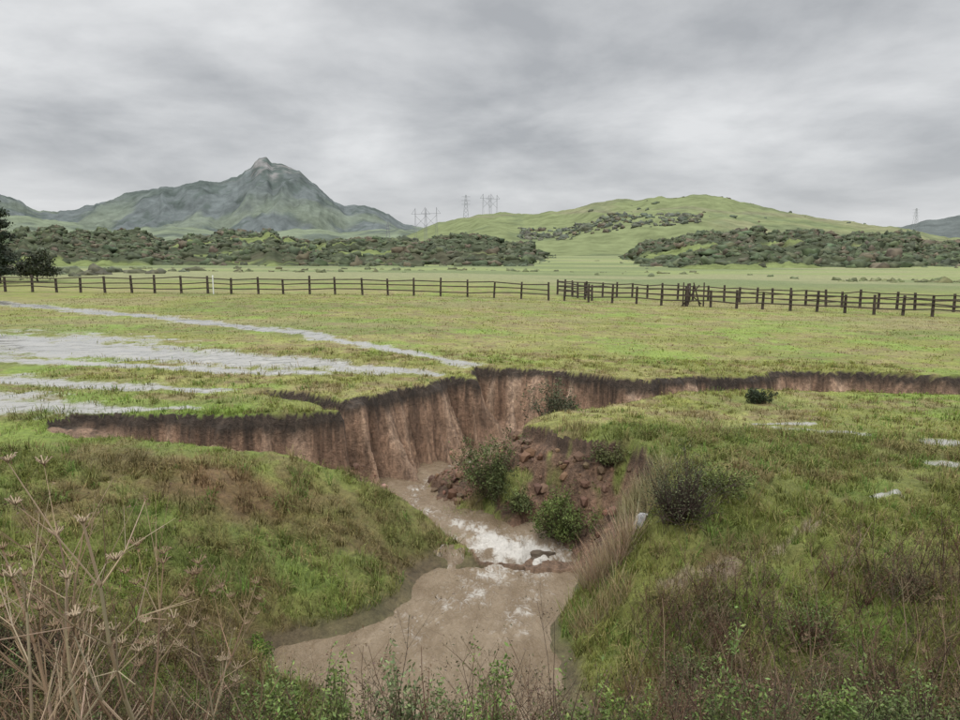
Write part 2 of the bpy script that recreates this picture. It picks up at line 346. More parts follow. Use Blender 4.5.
def tufts(nt_,x0,x1,y0,y1,nb,rad,h0,h1,w):
    cx=rng.uniform(x0,x1,nt_);cy=rng.uniform(y0,y1,nt_);k=(abs(cx)<cy*.75+1.2)&~((cx<-4.5)&(cy>14.7)&(cy<16.2));cx=cx[k];cy=cy[k];nt_=len(cx)
    ct=grasscol(cx,cy,cy)*rng.uniform(.65,1.3,(nt_,1))
    t=rng.random(nt_);ct[t<.25]=np.array([.22,.18,.075])*rng.uniform(.7,1.2,((t<.25).sum(),1));ct[t>.9]=np.array([.10,.17,.03])*1.1
    sc=rng.uniform(.5,1.4,nt_);i=np.repeat(np.arange(nt_),nb);n=len(i);a=rng.uniform(0,6.28,n);q=rng.random(n)**.5*rad*sc[i]
    x=cx[i]+np.cos(a)*q;y=cy[i]+np.sin(a)*q;z,M=ground(x,y);ok=grassok(x,y,z,M);x=x[ok];y=y[ok];z=z[ok];i=i[ok];a=a[ok];q=q[ok];n=len(x)
    H=rng.uniform(h0,h1,n)*sc[i];W=np.full(n,w);Ln=rng.uniform(.2,1.0,n)*(.5+q/rad)
    b2=a+rng.normal(size=n)*.5;B=np.stack([x,y,z-.01],1);wv=np.stack([-np.sin(a),np.cos(a),a*0],1)*(W/2)[:,None]
    mid=B+np.stack([np.cos(b2)*Ln*H*.4,np.sin(b2)*Ln*H*.4,H*.7],1);tip=B+np.stack([np.cos(b2)*Ln*H*1.1,np.sin(b2)*Ln*H*1.1,H*(.95-.4*Ln)],1)
    V=np.stack([B-wv,B+wv,mid-wv*.7,mid+wv*.7,tip],1).reshape(-1,3);j=np.arange(n)*5
    F=np.concatenate([np.stack([j,j+1,j+3],1),np.stack([j,j+3,j+2],1),np.stack([j+2,j+3,j+4],1)])
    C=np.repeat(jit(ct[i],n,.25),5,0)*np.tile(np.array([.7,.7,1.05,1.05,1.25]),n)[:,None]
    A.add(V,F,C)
scatter(160000,-12,12,6,17,.05,.12,.014)
scatter(150000,-14,16,14,28,.03,.08,.021)
scatter(100000,-32,34,26,64,.03,.08,.05)
scatter(60000,-8,9,5,12.5,.12,.36,.012)
tufts(3600,-11,11,6.5,17,26,.13,.12,.28,.012)
tufts(2200,-13,16,15.5,28,12,.14,.08,.18,.018)
for PL in (FAR,RIGHT):
    n=20000;i=rng.integers(0,len(PL)-1,n);t=rng.random(n)[:,None];Pp=PL[i]+(PL[i+1]-PL[i])*t+rng.normal(size=(n,2))*.25
    k=(Pp[:,0]<16);Pp=Pp[k];z,M=ground(Pp[:,0],Pp[:,1]);k=(abs(M['sd'])<.08);x=Pp[k,0];y=Pp[k,1];z=z[k];up=M['sd'][k]>-.03
    x=x[up];y=y[up];z=z[up];n=len(x)
    A.blades(np.stack([x,y,z],1),rng.uniform(-.12,.08,n),np.full(n,.02),rng.uniform(.5,1.5,n),jit(grasscol(x,y,z),n,.35))
A.make('grass')
# ------------------------------------------------------------ dry stalk / brush
_gx=np.linspace(-9,9,181);_gy=np.linspace(3,14,111);_a,_b=np.meshgrid(_gx,_gy);_gz=ground(_a.ravel(),_b.ravel())[0].reshape(_a.shape)
def gz(x,y):
    if -9<x<9 and 3<y<14:
        return _gz[int((y-3)/.1),int((x+9)/.1)]
    return ground(np.atleast_1d(float(x)),np.atleast_1d(float(y)))[0][0]
def stalk(A,x,y,h,r,c,lean=.15,br=5,umb=False,sub=2,leafc=None):
    z=gz(x,y)
    az=rng.uniform(0,6.28);n=6;P=[np.array([x,y,z-.05])]
    d=np.array([math.cos(az)*lean,math.sin(az)*lean,1.])
    for i in range(n):
        d=d+rng.normal(size=3)*.09;d/=np.linalg.norm(d);P.append(P[-1]+d*h/n)
    P=np.array(P);R=np.linspace(r,r*.35,n+1)
    p0=list(P[:-1]);p1=list(P[1:]);r0=list(R[:-1]);r1=list(R[1:])
    ends=[P[-1]]
    for k in range(br):
        i=rng.integers(1,n);b0=P[i];a=rng.uniform(0,6.28)
        l=h*rng.uniform(.14,.34);dd=np.array([math.cos(a)*.75,math.sin(a)*.75,rng.uniform(.6,1.3)]);dd/=np.linalg.norm(dd)
        m_=b0+dd*l*.5;dd2=dd+np.array([0,0,.35])+rng.normal(size=3)*.12;e=m_+dd2*l*.5
        p0+=[b0,m_];p1+=[m_,e];r0+=[R[i]*.6,R[i]*.45];r1+=[R[i]*.45,R[i]*.25];ends.append(e)
        for q in range(sub):
            e2=m_+(dd+rng.normal(size=3)*.5)*l*.4;p0.append(m_);p1.append(e2);r0.append(R[i]*.3);r1.append(R[i]*.15);ends.append(e2)
    A.prisms(p0,p1,r0,r1,jit(c,len(p0),.2))
    if leafc is not None:
        E=np.array(ends);k=3;Pq=np.repeat(E,k,0)+rng.normal(size=(len(E)*k,3))*.02
        A.leaves(Pq,rng.uniform(.007,.016,len(Pq)),jit(leafc,len(Pq),.4))
    if umb:
        for e in ends[:1+br]:
            q0=[];q1=[]
            nr=rng.integers(8,14)
            for t in range(nr):
                a=t/nr*6.28;q0.append(e);q1.append(e+np.array([math.cos(a)*.04,math.sin(a)*.04,.04])*rng.uniform(.6,1.2))
            A.prisms(q0,q1,[r*.2]*nr,[r*.2]*nr,np.tile(c,(nr,1))*1.0)
            A.leaves(np.array(q1),[.011]*nr,jit(np.array(c)*.8,nr))
    return ends
B=Acc()
tan=(.27,.19,.12);pale=(.36,.28,.19);red=(.11,.058,.04);brn=(.075,.052,.038)
for (x,y,h,r) in [(-2.05,4.3,2.5,.019),(-2.35,4.6,2.0,.013),(-2.75,4.5,1.9,.014),(-2.6,4.0,1.9,.017),(-2.9,4.2,2.0,.014),(-1.9,4.6,1.7,.010),(-3.2,4.8,2.2,.014),(-1.75,4.9,1.4,.009),(-2.4,5.2,1.9,.011),(-3.4,5.2,1.9,.012),(-2.2,4.1,2.0,.012),(-2.7,3.8,1.9,.013),(-3.0,4.6,1.9,.010),(-2.5,4.4,2.2,.016),(-2.8,4.9,2.1,.012)]:
    stalk(B,x,y,h,r,tan if rng.random()<.75 else pale,.25,8,rng.random()<.5,3,(.16,.11,.07))
B.make('dry_fennel_stalks')
B=Acc()
for i in range(2500):
    if i<1650:
        x=rng.uniform(1.4,7.6);y=rng.uniform(5.2,10.6)
        if x<2.4 and y>8: continue
    elif i<2250:
        x=rng.uniform(-6.2,-1.9);y=rng.uniform(4.6,9.4)
        if x>-3 and y>8: continue
    else: x=rng.uniform(-2.4,2.2);y=rng.uniform(4.4,6.0)
    if fbm(np.array([x*.9]),np.array([y*.9]),3,555)[0]+rng.uniform(-.3,.3)<-.12: continue
    h=rng.uniform(.45,1.15);c=[red,brn,(.15,.10,.065),(.24,.18,.12)][rng.choice(4,p=[.36,.26,.22,.16])]
    stalk(B,x,y,h,rng.uniform(.005,.009),c,.35,5,False,3,[(.10,.065,.04),(.07,.075,.03),(.13,.09,.05)][rng.integers(3)])
B.make('dry_brush')
B=Acc()
for i in range(36):
    x=rng.uniform(1.8,6.3);y=rng.uniform(5.5,8.5);stalk(B,x,y,rng.uniform(1.2,1.8),.008,[tan,(.16,.11,.07)][i%2],.3,5,i%3==0,2)
for i in range(22):
    x=rng.uniform(-.9,.9);y=rng.uniform(4.4,5.4);stalk(B,x,y,rng.uniform(1.0,1.5),.006,[brn,(.16,.11,.07)][i%2],.3,6,False,3,(.12,.09,.06))
B.make('dry_weed_stalks')
# ------------------------------------------------------------ shrubs
def shrub(name,x,y,rad,h,c,nl=5000,ls=.03,stems=30,sc=(.09,.065,.045)):
    A=Acc();z=gz(x,y);base=np.array([x,y,z-.05]);p0=[];p1=[];r0=[];r1=[];tips=[]
    lob=rng.uniform(.6,1.2,7)
    for i in range(stems):
        a=rng.uniform(0,6.28);q=math.sqrt(rng.random());lb=lob[int(a/6.29*7)]
        e=base+np.array([math.cos(a)*rad*q*lb,math.sin(a)*rad*q*lb,h*(rng.uniform(.5,1.05)*lb**.5*math.sqrt(max(0.05,1-.6*q*q)))])
        pm=base+(e-base)*.5+rng.normal(size=3)*.08*rad+np.array([0,0,-.05*h])
        p0+=[base,pm];p1+=[pm,e];r0+=[.014,.008];r1+=[.008,.003]
        tips.append(e);tips.append(pm)
        for k in range(4):
            e2=pm+(e-pm)*rng.uniform(.1,.8)+rng.normal(size=3)*np.array([.24*rad,.24*rad,.2*h]);p0.append(pm);p1.append(e2);r0.append(.006);r1.append(.002);tips.append(e2)
    A.prisms(p0,p1,r0,r1,jit(sc,len(p0)))
    tips=np.array(tips);tips=tips[tips[:,2]>z+.1*h]
    idx=rng.integers(0,len(tips),nl);cs=rng.uniform(.6,1.3,len(tips))
    P=tips[idx]+rng.normal(size=(nl,3))*np.array([.08*rad,.08*rad,.07*h])
    P[:,2]=np.maximum(P[:,2],z+.02)
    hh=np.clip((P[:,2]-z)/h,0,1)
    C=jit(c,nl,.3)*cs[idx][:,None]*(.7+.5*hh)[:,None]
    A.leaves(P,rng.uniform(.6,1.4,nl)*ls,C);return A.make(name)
shrub('creekside_bush',.3,16.5,.88,1.35,(.085,.105,.035),6500,.03,34)
shrub('creekside_bush',1.85,15.1,.75,1.1,(.10,.13,.035),5600,.03,30)
shrub('creekside_bush',2.15,20.3,.75,1.65,(.085,.095,.05),4200,.035)
shrub('creekside_bush',2.9,15.9,.45,.5,(.11,.12,.045),1600,.03)
shrub('creekside_bush',.9,15.9,.4,.5,(.10,.12,.04),1600,.03)
shrub('coyote_bush',3.45,11.9,.85,1.4,(.085,.095,.045),3400,.02,80,(.07,.05,.04))
shrub('coyote_bush',8.1,20.7,.36,.5,(.045,.06,.03),2200,.035)
shrub('coyote_bush',4.3,12.6,.65,.6,(.12,.15,.04),2200,.025)
for k in range(22):
    x=rng.uniform(2.6,7.6);y=rng.uniform(6.2,10.3)
    shrub('coyote_bush',x,y,rng.uniform(.35,.7),rng.uniform(.4,.8),[(.10,.11,.045),(.09,.08,.04),(.12,.09,.055),(.095,.13,.04)][k%4],1700,.018,24,red)
for k in range(16):
    x=rng.uniform(1.4,4.6);y=rng.uniform(4.5,6.0)
    shrub('coyote_bush',x,y,rng.uniform(.3,.5),rng.uniform(.6,1.0),[(.10,.13,.045),(.09,.10,.04),(.12,.17,.05)][k%3],1700,.015,22,brn)
for k in range(18):
    x=rng.uniform(-6.0,-2.3);y=rng.uniform(5.2,8.6)
    if x>-3 and y>7.5: continue
    shrub('coyote_bush',x,y,rng.uniform(.35,.6),rng.uniform(.4,.75),[(.09,.10,.04),(.09,.07,.04),(.09,.13,.04)][k%3],1500,.018,24,brn)
for (x,y,r_,h_,c_) in [(-1.15,5.2,.32,1.2,(.15,.2,.06)),(-.5,4.9,.26,1.2,(.16,.2,.09)),(-.25,5.2,.24,1.05,(.14,.19,.07)),(.1,5.1,.28,1.15,(.15,.22,.06)),(.75,5.3,.28,1.05,(.13,.18,.05)),(-1.8,5.6,.35,.9,(.14,.19,.06)),(1.5,7.1,.4,.5,(.12,.19,.04)),(-3.1,7.0,.5,.5,(.11,.15,.04)),(2.9,6.9,.5,.5,(.13,.19,.045)),(-3.6,10.9,.45,.35,(.10,.17,.025)),(2.0,6.2,.35,.6,(.14,.2,.05)),(-2.3,6.6,.5,.6,(.12,.17,.05)),(1.2,5.6,.3,.8,(.15,.21,.05)),(-1.5,5.0,.28,1.0,(.13,.18,.05)),(1.9,5.0,.3,1.05,(.12,.17,.05)),(2.7,5.0,.3,1.0,(.13,.18,.05)),(3.3,5.3,.32,.9,(.12,.16,.05))]:
    shrub('green_weed',x,y,r_,h_,c_,2000,.02,16,(.12,.13,.06))
def tussock(cx,cy,rx,ry,n,h0,h1,c):
    A=Acc();a=rng.uniform(0,6.28,n);q=np.sqrt(rng.random(n));bx=cx+np.cos(a)*q*rx;by=cy+np.sin(a)*q*ry;bz=ground(bx,by)[0]
    A.blades(np.stack([bx,by,bz-.03],1),rng.uniform(h0,h1,n),np.full(n,.013),rng.uniform(.1,.8,n),jit(c,n,.4));A.make('dry_grass_tussock')
tussock(2.3,12.25,.45,.35,1900,.3,.8,(.38,.29,.19))
tussock(3.3,14.1,.5,.7,1500,.3,.65,(.28,.25,.13))
tussock(2.0,11.3,.5,.3,700,.2,.5,(.33,.27,.14))
# ------------------------------------------------------------ rocks and fallen clods
import bmesh
def ico(s):
    bm=bmesh.new();bmesh.ops.create_icosphere(bm,subdivisions=s,radius=1);V=np.array([v.co[:] for v in bm.verts]);F=np.array([[v.index for v in f.verts] for f in bm.faces]);bm.free();return V,F
def rock(name,x,y,s,c,dz=.3):
    V,F=ico(3)
    d=1+.45*fbm(V[:,0]*1.3+x*7,V[:,1]*1.3+V[:,2]*1.7,3,int(x*10)%50)
    V=V*d[:,None]*np.array(s);V+=np.array([x,y,gz(x,y)+s[2]*dz]);mesh(name,V,F,pm_,jit(c,len(V),.15),smooth=False)
for (x,y,s,c) in [(3.05,12.75,(.2,.16,.2),(.3,.3,.29)),(1.35,14.75,(.3,.16,.14),(.10,.075,.055))]:
    rock('rock',x,y,s,c)
n=5000;x=rng.uniform(-3.5,4,n);y=rng.uniform(14.3,21.5,n);z,M=ground(x,y)
k=(M['gul']>.5)&(M['dark']<.3)&(z>-2.4)&((M['rb']>.5)|(z<-1.7))&(rbgrass(x,y,z)<.02);x=x[k][:700];y=y[k][:700];z=z[k][:700];rbm=M['rb'][k][:700];n=len(x)
V0,F0=ico(1);m0=len(V0);R=.03+.13*rng.random(n)**3.5
V=V0[None]*(1+rng.uniform(-.3,.3,(n,m0,1)))*(R[:,None,None]*rng.uniform(.7,1.3,(n,1,3)))+np.stack([x,y,z+R*.2],1)[:,None]
cb_=np.where(rbm[:,None]>.5,np.array([[.15,.09,.058]]),np.array([[.30,.2,.135]]));C=np.repeat(jit(cb_,n,.35),m0,0)
A=Acc();A.add(V.reshape(-1,3),(F0[None]+(np.arange(n)*m0)[:,None,None]).reshape(-1,3),C);A.make('fallen_soil_clods')
# ------------------------------------------------------------ fences
wood,nt,b=newmat('weathered_wood')
tc=N(nt,'ShaderNodeTexCoord');n1=N(nt,'ShaderNodeTexNoise',Scale=3.0,Detail=6.0);L(nt,tc.outputs['Object'],n1.inputs['Vector'])
L(nt,mixc(nt,mrange(nt,n1.outputs[0],.3,.7,0,1),(.035,.026,.02),(.085,.065,.05)),b.inputs['Base Color']);b.inputs['Roughness'].default_value=.9
def fence(name,pts,sp=2.15,h=1.3,rails=(.42,.8,1.15)):
    P=dens(pts,sp);A=Acc();x=P[:,0]+rng.normal(size=len(P))*.05;y=P[:,1]+rng.normal(size=len(P))*.05;z=ground(x,y)[0]
    n=len(x);hh=h+rng.normal(size=n)*.09;t=rng.normal(size=(n,2))*.045
    A.prisms(np.stack([x,y,z-.3],1),np.stack([x+t[:,0],y+t[:,1],z+hh],1),np.full(n,.12),np.full(n,.10),np.array([.05,.04,.03]))
    for r in rails:
        o=rng.normal(size=n)*.05
        a=np.stack([x,y-.11,z+r*h/1.3+o],1);A.prisms(a[:-1],a[1:]+np.array([0,0,.02]),np.full(n-1,.062),np.full(n-1,.062),np.array([.05,.04,.03]))
    return A.make(name,wood)
fence('wooden_fence',[(-60,65.5),(-41.5,63.8),(-10,61.6),(5.6,60.2)],2.15,1.42)
fence('wooden_fence',[(7.0,60.2),(20,56.5),(34.4,51.5),(35.6,48)],1.7,1.42)
fence('wooden_fence',[(7.4,69),(9.5,61.5)],1.5,1.35)
fence('wooden_fence',[(7.4,69),(18,66),(30,60),(46,54)],1.3,1.4)
fence('wooden_fence',[(16.5,58),(19,66)],1.6,1.5)
A=Acc()
g=gz(17,58)
A.prisms([(16.1,57.9,g),(17.5,57.7,g),(16.2,57.75,g+1.4),(16.2,57.9,g),(17.8,57.8,g)],[(17.4,57.7,g+1.7),(16.9,57.6,g+1.9),(17.6,57.65,g+.2),(16.2,57.9,g+1.9),(17.8,57.8,g+1.9)],[.07]*5,[.06]*5,np.array([.05,.04,.03]))
A.make('leaning_gate',wood)
A=Acc();whp,nt,b=newmat('white_painted_post');b.inputs['Base Color'].default_value=(.7,.7,.68,1)
g=gz(-22.8,62.2);A.prisms([(-22.8,62.2,g-.2),(-22.8,62.2,g+1.5)],[(-22.8,62.2,g+1.5),(-22.8,62.2,g+1.6)],[.06,.08],[.06,.02],np.array([.7,.7,.7]));A.make('marker_post',whp)
# ------------------------------------------------------------ hills (aerial haze is painted into the far base colours)
S=1.36e-3
def hillmat(name,scale,rough=.6,amt=.3,bd=1.0,bs=.6):
    m,nt,b=newmat(name);at=N(nt,'ShaderNodeAttribute',attribute_name='Col');tc=N(nt,'ShaderNodeTexCoord')
    n1=N(nt,'ShaderNodeTexNoise',Scale=scale,Detail=11.0,Roughness=rough);L(nt,tc.outputs['Object'],n1.inputs['Vector'])
    v=nt.nodes.new('ShaderNodeVectorMath');v.operation='SCALE';L(nt,at.outputs['Color'],v.inputs[0]);L(nt,mrange(nt,n1.outputs[0],.35,.65,1-amt,1+amt),v.inputs[3])
    L(nt,v.outputs[0],b.inputs['Base Color']);b.inputs['Roughness'].default_value=1;b.inputs['Specular IOR Level'].default_value=0
    bp=N(nt,'ShaderNodeBump',Distance=bd/scale*.4,Strength=bs);L(nt,n1.outputs[0],bp.inputs['Height']);L(nt,bp.outputs[0],b.inputs['Normal'])
    return m
class Hill:
    def __init__(s,name,D,crest,wf,wb,colfn,mat,amp=.08,nf=6,seed=0,base=-3,nu=420,nr=110,p=1.0,rg=0.):
        s.D=D;s.c=np.array(crest,float);s.wf=wf;s.wb=wb;s.base=base;s.amp=amp;s.nf=nf;s.seed=seed;s.p=p;s.rg=rg
        u=np.linspace(s.c[0,0],s.c[-1,0],nu);r=np.concatenate([np.linspace(D-wf,D,int(nr*.75)),np.linspace(D,D+wb,int(nr*.25))[1:]])
        UU,RR=np.meshgrid(u,r);x,y,z,t=s.at(UU.ravel(),RR.ravel())
        c=colfn(x,y,z,t,UU.ravel());mesh(name,np.stack([x,y,z],1),gridfaces(len(r),nu),mat,c)
    def at(s,u,r):
        el=np.interp(u,s.c[:,0],s.c[:,1])+s.rg*fbm(u*.09,u*0,4,s.seed+9);zc=3.8+el*S*s.D
        x=u*S*r;y=r
        ends=ss(s.c[0,0],s.c[0,0]+25,u)*ss(s.c[-1,0],s.c[-1,0]-25,u)
        t=np.where(r<s.D,(r-(s.D-s.wf))/s.wf,1-(r-s.D)/s.wb);t=np.clip(t,0,1)
        f=ss(0,1,t)**s.p*ends
        h=zc-s.base;q=s.nf/s.D
        nz=fbm(x*q,y*q,5,s.seed)*s.amp*h*ss(0,.3,t)*(1-.75*ss(.8,1,t))
        rd=-abs(fbm(x*q*1.7+y*q*.3,y*q*.6,4,s.seed+5))*s.amp*2.2*h*np.sin(np.pi*np.clip(t,0,1))
        return x,y,s.base-1.5+(h+1.5)*f+nz+rd,t
def P(l): return [(a-480,250-b) for a,b in l]
def c_mtn(x,y,z,t,u):  # greyed base colours, distance haze painted in
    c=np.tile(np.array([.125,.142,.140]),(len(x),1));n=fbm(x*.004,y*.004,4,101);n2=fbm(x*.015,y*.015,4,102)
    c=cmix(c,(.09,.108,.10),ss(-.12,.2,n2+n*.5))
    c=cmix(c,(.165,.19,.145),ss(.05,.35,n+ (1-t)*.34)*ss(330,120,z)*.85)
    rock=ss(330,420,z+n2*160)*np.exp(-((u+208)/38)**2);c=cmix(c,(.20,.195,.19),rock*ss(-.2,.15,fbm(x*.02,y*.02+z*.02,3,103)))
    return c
def c_far(x,y,z,t,u):  # pale tones carry painted-in haze for this distance
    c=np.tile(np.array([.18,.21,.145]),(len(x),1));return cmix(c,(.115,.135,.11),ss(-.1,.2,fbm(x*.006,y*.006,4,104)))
def c_green(x,y,z,t,u):  # greens with some distance haze mixed into the colour
    c=np.tile(np.array([.175,.20,.10]),(len(x),1));n=fbm(x*.006,y*.004,4,105);n2=fbm(x*.02,y*.012,4,106)
    c=cmix(c,(.205,.205,.12),ss(0,.35,n)*.8);c=cmix(c,(.125,.15,.085),ss(.08,.3,n2+.3*n)*.6);c=cmix(c,(.115,.135,.085),ss(.7,1,t)*.55)
    c=cmix(c,(.20,.18,.13),np.exp(-((z-np.interp(u,[0,400],[60,60])-12*fbm(x*.01,y*.01,2,9))/2.2)**2)*.5);return c
def c_low(x,y,z,t,u):
    c=np.tile(np.array([.195,.235,.085]),(len(x),1));n=fbm(x*.02,y*.02,4,205)
    return cmix(c,(.14,.165,.07),ss(0,.25,n))
def shr(x,y,t): return fbm(x*.008,y*.013,4,107)*1.3+ss(.30,.04,t)*.30-.14
def c_shrub(x,y,z,t,u):
    c=np.tile(np.array([.07,.08,.05]),(len(x),1));n=shr(x,y,t);n2=fbm(x*.04,y*.04,4,108)
    c=cmix(c,(.165,.195,.08),ss(.06,.14,n));c=cmix(c,(.09,.078,.055),ss(.0,.25,n2)*.5*ss(.16,.08,n))
    e=np.exp(-((u+30)/45)**2)*ss(.6,.8,t)*ss(-.1,.15,n2);c=cmix(c,(.25,.15,.105),e*.85);return c
def c_dark(x,y,z,t,u): return np.tile(np.array([.12,.135,.13]),(len(x),1))  # flat grey-green, haze included in the colour
hm=hillmat('hillside',.05,.62,.22,.5,.2);hmf=hillmat('mountain_side',.012,.74,.3,.6,.35);hmn=hillmat('near_hillside',.12,.65,.35)
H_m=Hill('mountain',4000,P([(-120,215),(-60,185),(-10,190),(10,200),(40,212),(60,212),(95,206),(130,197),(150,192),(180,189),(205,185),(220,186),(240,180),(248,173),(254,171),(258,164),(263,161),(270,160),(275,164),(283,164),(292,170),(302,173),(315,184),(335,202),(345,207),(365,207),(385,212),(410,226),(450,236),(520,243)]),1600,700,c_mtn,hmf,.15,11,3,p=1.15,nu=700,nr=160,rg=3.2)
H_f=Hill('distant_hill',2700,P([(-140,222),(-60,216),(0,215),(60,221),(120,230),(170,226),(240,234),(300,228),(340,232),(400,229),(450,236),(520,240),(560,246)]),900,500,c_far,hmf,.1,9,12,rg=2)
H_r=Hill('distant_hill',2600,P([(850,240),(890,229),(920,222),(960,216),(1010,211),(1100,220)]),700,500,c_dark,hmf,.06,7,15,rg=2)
H_g=Hill('green_hill',1500,P([(370,248),(410,235),(440,225),(470,219),(500,215),(530,217),(560,213),(590,207),(620,203),(650,202),(680,201),(705,201),(725,204),(760,211),(820,219),(880,227),(940,237),(1000,242),(1060,246)]),1000,500,c_green,hm,.11,7,21,p=.8,nr=160,rg=2)
H_l=Hill('shrubby_hill',700,P([(-160,236),(-80,233),(0,236),(40,233),(80,236),(120,233),(180,241),(230,233),(270,236),(300,242),(350,244),(400,240),(440,240),(480,238),(530,246),(560,258),(600,268)]),560,200,c_shrub,hmn,.24,13,31,p=.58,nr=170,nu=520,rg=6)
H_d=Hill('shrubby_hill',600,P([(560,266),(610,262),(640,248),(680,240),(740,231),(800,234),(860,238),(900,236),(940,243),(1040,238),(1120,240)]),465,200,c_shrub,hmn,.22,12,41,p=.58,nr=170,nu=520,rg=6)
H_e=Hill('green_hill',300,P([(500,270),(560,267),(610,264),(650,262),(700,262),(740,265),(790,272),(860,279),(960,283)]),160,80,c_low,hmn,.08,6,51,base=-2.0)
IV,IF=ico(2)
def lumps(name,X,Y,Z,R,C):
    X,Y,Z,R,C=map(np.asarray,(X,Y,Z,R,C));n=len(X);m=len(IV)
    ph=rng.uniform(0,100,(n,1));d=1+.30*np.sin(IV[None,:,0]*4.1+ph)*np.cos(IV[None,:,1]*3.7+ph*1.7)+.22*np.sin(IV[None,:,2]*7+IV[None,:,0]*6+ph*2.3)+rng.uniform(-.24,.24,(n,m))
    s=np.stack([R*rng.uniform(.8,1.9,n),R*rng.uniform(.8,1.4,n),R*rng.uniform(.55,1.25,n)],1)
    V=IV[None]*d[:,:,None]*s[:,None,:]+np.stack([X,Y,Z+R*.05],1)[:,None,:]
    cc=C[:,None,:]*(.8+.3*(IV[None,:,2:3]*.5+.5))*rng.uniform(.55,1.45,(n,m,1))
    A=Acc();A.add(V.reshape(-1,3),(IF[None]+(np.arange(n)*m)[:,None,None]).reshape(-1,3),cc.reshape(-1,3));return A.make(name,smooth=True)
X=[];Y=[];Z=[];R=[];C=[]
def put(H,n,u0,u1,t0,t1,r0,r1,c,f,thr):
    u=rng.uniform(u0,u1,n)-480;r=H.D-H.wf*(1-rng.uniform(t0,t1,n)**.8);x,y,z,t=H.at(u,r)
    k=f(x,y,t)+rng.uniform(-.14,.14,n)<thr;nk=int(k.sum())
    X.extend(x[k]);Y.extend(y[k]);Z.extend(z[k]);R.extend((r0+(r1-r0)*rng.random(nk)**2.2)*(.40+.60*r[k]/H.D))
    cc=jit(c,nk,.28);br=rng.random(nk)<.15;cc[br]=jit((.10,.085,.055),int(br.sum()),.2);C.extend(cc)
put(H_l,5600,-80,575,.05,1.0,.7,3.1,(.07,.085,.045),shr,.07)
put(H_l,90,215,275,.92,1.0,2.5,4.8,(.065,.08,.05),shr,1)
put(H_d,5600,600,1080,.05,1.0,.7,3.0,(.07,.085,.045),shr,.07)
put(H_g,350,520,700,.22,.36,2,5,(.09,.10,.07),shr,.5)
put(H_g,200,380,960,.35,.97,1.2,4.5,(.095,.11,.075),lambda x,y,t:fbm(x*.004,y*.004,4,9),-.13)
lumps('hillside_shrubs',X,Y,Z,R,C)
X=[];Y=[];Z=[];R=[];C=[]
for i in range(90):
    x=rng.uniform(58,115);y=114+.08*x+rng.normal()*3;X.append(x);Y.append(y);Z.append(gz(x,y)-.2);R.append(rng.uniform(.3,.8));C.append(jit((.12,.13,.06),1)[0])
for i in range(110):
    x=rng.uniform(-95,-50);y=112+rng.normal()*7;X.append(x);Y.append(y);Z.append(gz(x,y)-.2);R.append(rng.uniform(.3,1.2));C.append(jit((.085,.09,.055),1)[0])
for i in range(120):
    x=rng.uniform(-90,60);y=rng.uniform(125,170)
    if fbm(np.array([x*.03]),np.array([y*.05]),3,700)[0]<.05: continue
    X.append(x);Y.append(y);Z.append(gz(x,y)-.15);R.append(rng.uniform(.25,.7));C.append(jit((.11,.12,.06),1)[0])
lumps('valley_shrubs',X,Y,Z,R,C)
# ------------------------------------------------------------ trees at left
def tree(name,x,y,h,rad,c,nl,con=False):
    A=Acc();z=gz(x,y);b0=np.array([x,y,z-.1]);p0=[];p1=[];r0=[];r1=[];cl=[];cr=[]
    n=8;P_=[b0];
    for i in range(n): P_.append(P_[-1]+np.array([rng.normal()*.03*h/n,rng.normal()*.06*h/n,(h*.93 if con else h*.6)/n]))
    R_=np.linspace(h*.03,h*.006,n+1)
    for i in range(n): p0.append(P_[i]);p1.append(P_[i+1]);r0.append(R_[i]);r1.append(R_[i+1])
    for k in range(60 if con else 24):
        f=rng.uniform(.12,1) if con else rng.uniform(.35,1);b1=P_[min(n,int(f*n))];a=rng.uniform(0,6.28)
        l=rad*((1-f*.6) if con else rng.uniform(.5,1))*rng.uniform(.5,1.2)
        e=b1+np.array([math.cos(a)*l,math.sin(a)*l,l*(.25 if con else .5)*rng.uniform(.3,1.5)])
        p0.append(b1);p1.append(e);r0.append(h*.008);r1.append(h*.002);cl+= [e,b1+(e-b1)*.6];cr+=[.28*rad*rng.uniform(.7,1.2)]*2
    A.prisms(p0,p1,r0,r1,jit((.07,.055,.04),len(p0)))
    cl=np.array(cl);cr=np.array(cr);i=rng.integers(0,len(cl),nl);br=rng.uniform(.55,1.3,len(cl))
    Pp=cl[i]+rng.normal(size=(nl,3))*cr[i][:,None]*np.array([.6,.6,.38])
    A.leaves(Pp,rng.uniform(.1,.24,nl),jit(c,nl,.3)*br[i][:,None]);A.make(name)
tree('cypress_tree',-51.6,78,10.6,1.9,(.045,.06,.04),11000,True)
tree('oak_tree',-51.0,84,3.6,2.4,(.07,.08,.05),4500)
tree('oak_tree',-57,84,5.0,3.2,(.055,.065,.045),6000)
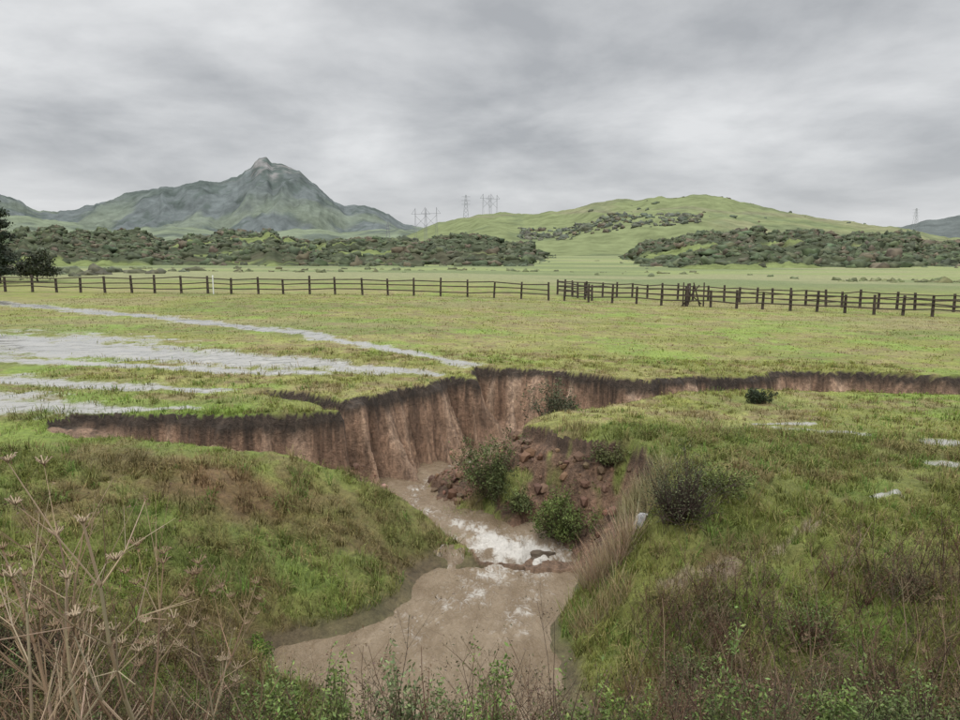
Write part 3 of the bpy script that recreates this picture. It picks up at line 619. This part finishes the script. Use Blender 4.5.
# ------------------------------------------------------------ transmission towers
stl,nt,b=newmat('galvanised_steel');b.inputs['Base Color'].default_value=(.22,.23,.24,1);b.inputs['Roughness'].default_value=.7
def pylon(u,vb,vt,D,th,lattice=False):
    x=(u-480)*S*D;y=D;zb=3.8+(250-vb)*S*D-3;zt=3.8+(250-vt)*S*D;h=zt-zb;A=Acc();p=[]
    if lattice:
        w=h*.11
        for s in (-1,1):
            for q in (-1,1): p.append(((x+s*w,y+q*w,zb),(x+s*w*.15,y+q*w*.15,zt)))
        for k in range(8):
            f0=k/8;f1=(k+1)/8;a=w*(1-.85*f0);c=w*(1-.85*f1)
            p+=[((x-a,y-a,zb+h*f0),(x+c,y-c,zb+h*f1)),((x+a,y-a,zb+h*f0),(x-c,y-c,zb+h*f1))]
        for f in (.7,.82,.94): p.append(((x-w*1.3,y,zb+h*f),(x+w*1.3,y,zb+h*f)))
    else:
        w=h*.15
        for s in (-1,1):
            p+=[((x+s*w*1.25,y,zb),(x+s*w,y,zt)),((x+s*w*.75,y,zb),(x+s*w,y,zt))]
        p+=[((x-w*1.7,y,zt-h*.16),(x+w*1.7,y,zt-h*.16)),((x-w*1.7,y,zt-h*.16),(x-w,y,zt-h*.02)),((x+w*1.7,y,zt-h*.16),(x+w,y,zt-h*.02)),
            ((x-w,y,zt-h*.2),(x+w,y,zt-h*.5)),((x+w,y,zt-h*.2),(x-w,y,zt-h*.5))]
    n=len(p);A.prisms([a for a,_ in p],[b for _,b in p],[th]*n,[th]*n,np.array([.3,.3,.3]));A.make('transmission_tower',stl)
pylon(421,242,209,700,.16);pylon(431,243,208,690,.16);pylon(466,225,196,1450,.33,True);pylon(487,220,195,1450,.3);pylon(493,220,196,1460,.3);pylon(388,243,222,800,.16,True);pylon(914,232,209,1500,.2,True)
# ------------------------------------------------------------ world, sun
sun_el=math.radians(55);sun_rot=math.radians(200)
w=bpy.data.worlds.new('World');scene.world=w;w.use_nodes=True;nt=w.node_tree;bg=nt.nodes['Background']
sky=N(nt,'ShaderNodeTexSky',sky_type='NISHITA',sun_disc=False,sun_elevation=sun_el,sun_rotation=sun_rot)
tc=N(nt,'ShaderNodeTexCoord');sp=N(nt,'ShaderNodeSeparateXYZ');L(nt,tc.outputs['Generated'],sp.inputs[0])
zc=math_(nt,'ADD',math_(nt,'MAXIMUM',sp.outputs[2],0.0),.22)
cb=N(nt,'ShaderNodeCombineXYZ');L(nt,math_(nt,'DIVIDE',sp.outputs[0],zc),cb.inputs[0]);L(nt,math_(nt,'DIVIDE',sp.outputs[1],zc),cb.inputs[1])
mp=N(nt,'ShaderNodeMapping');mp.inputs['Location'].default_value=(4.6,2.3,0);L(nt,cb.outputs[0],mp.inputs[0])
n1=N(nt,'ShaderNodeTexNoise',Scale=1.35,Detail=7.0,Roughness=.55,Distortion=.15);L(nt,mp.outputs[0],n1.inputs['Vector'])
n2=N(nt,'ShaderNodeTexNoise',Scale=.5,Detail=2.0);L(nt,mp.outputs[0],n2.inputs['Vector'])
cf=math_(nt,'ADD',math_(nt,'MULTIPLY',n1.outputs[0],.85),math_(nt,'MULTIPLY',n2.outputs[0],.35))
f=mrange(nt,cf,.46,.74,0,1)
cl=mixc(nt,f,(.43,.445,.465),(.78,.79,.80))
hz=mrange(nt,sp.outputs[2],0.0,.14,1,0)
cl=mixc(nt,math_(nt,'MULTIPLY',hz,.6),cl,(.66,.67,.685))
ov=mrange(nt,sp.outputs[2],.36,.9,1.0,3.6)
v=nt.nodes.new('ShaderNodeVectorMath');v.operation='SCALE';L(nt,cl,v.inputs[0]);L(nt,ov,v.inputs[3])
sk=nt.nodes.new('ShaderNodeVectorMath');sk.operation='SCALE';L(nt,sky.outputs[0],sk.inputs[0]);sk.inputs[3].default_value=.08
fin=mixc(nt,.94,sk.outputs[0],v.outputs[0]);L(nt,fin,bg.inputs[0]);bg.inputs[1].default_value=1.0
sl=bpy.data.lights.new('sun','SUN');sl.energy=1.4;sl.angle=math.radians(20);sl.color=(1,.97,.93);so=bpy.data.objects.new('sun',sl);scene.collection.objects.link(so)
so.rotation_euler=(math.radians(35),0,math.radians(-20))
# ------------------------------------------------------------ camera
cam=bpy.data.cameras.new('camera');cam.lens=27.19;cam.sensor_width=36;cam.clip_end=30000;cam.clip_start=.05
co=bpy.data.objects.new('camera',cam);co.location=(0,0,3.8);co.rotation_euler=(math.radians(90-8.63),0,0);scene.collection.objects.link(co);scene.camera=co
scene.view_settings.view_transform='Standard';scene.view_settings.look='None'
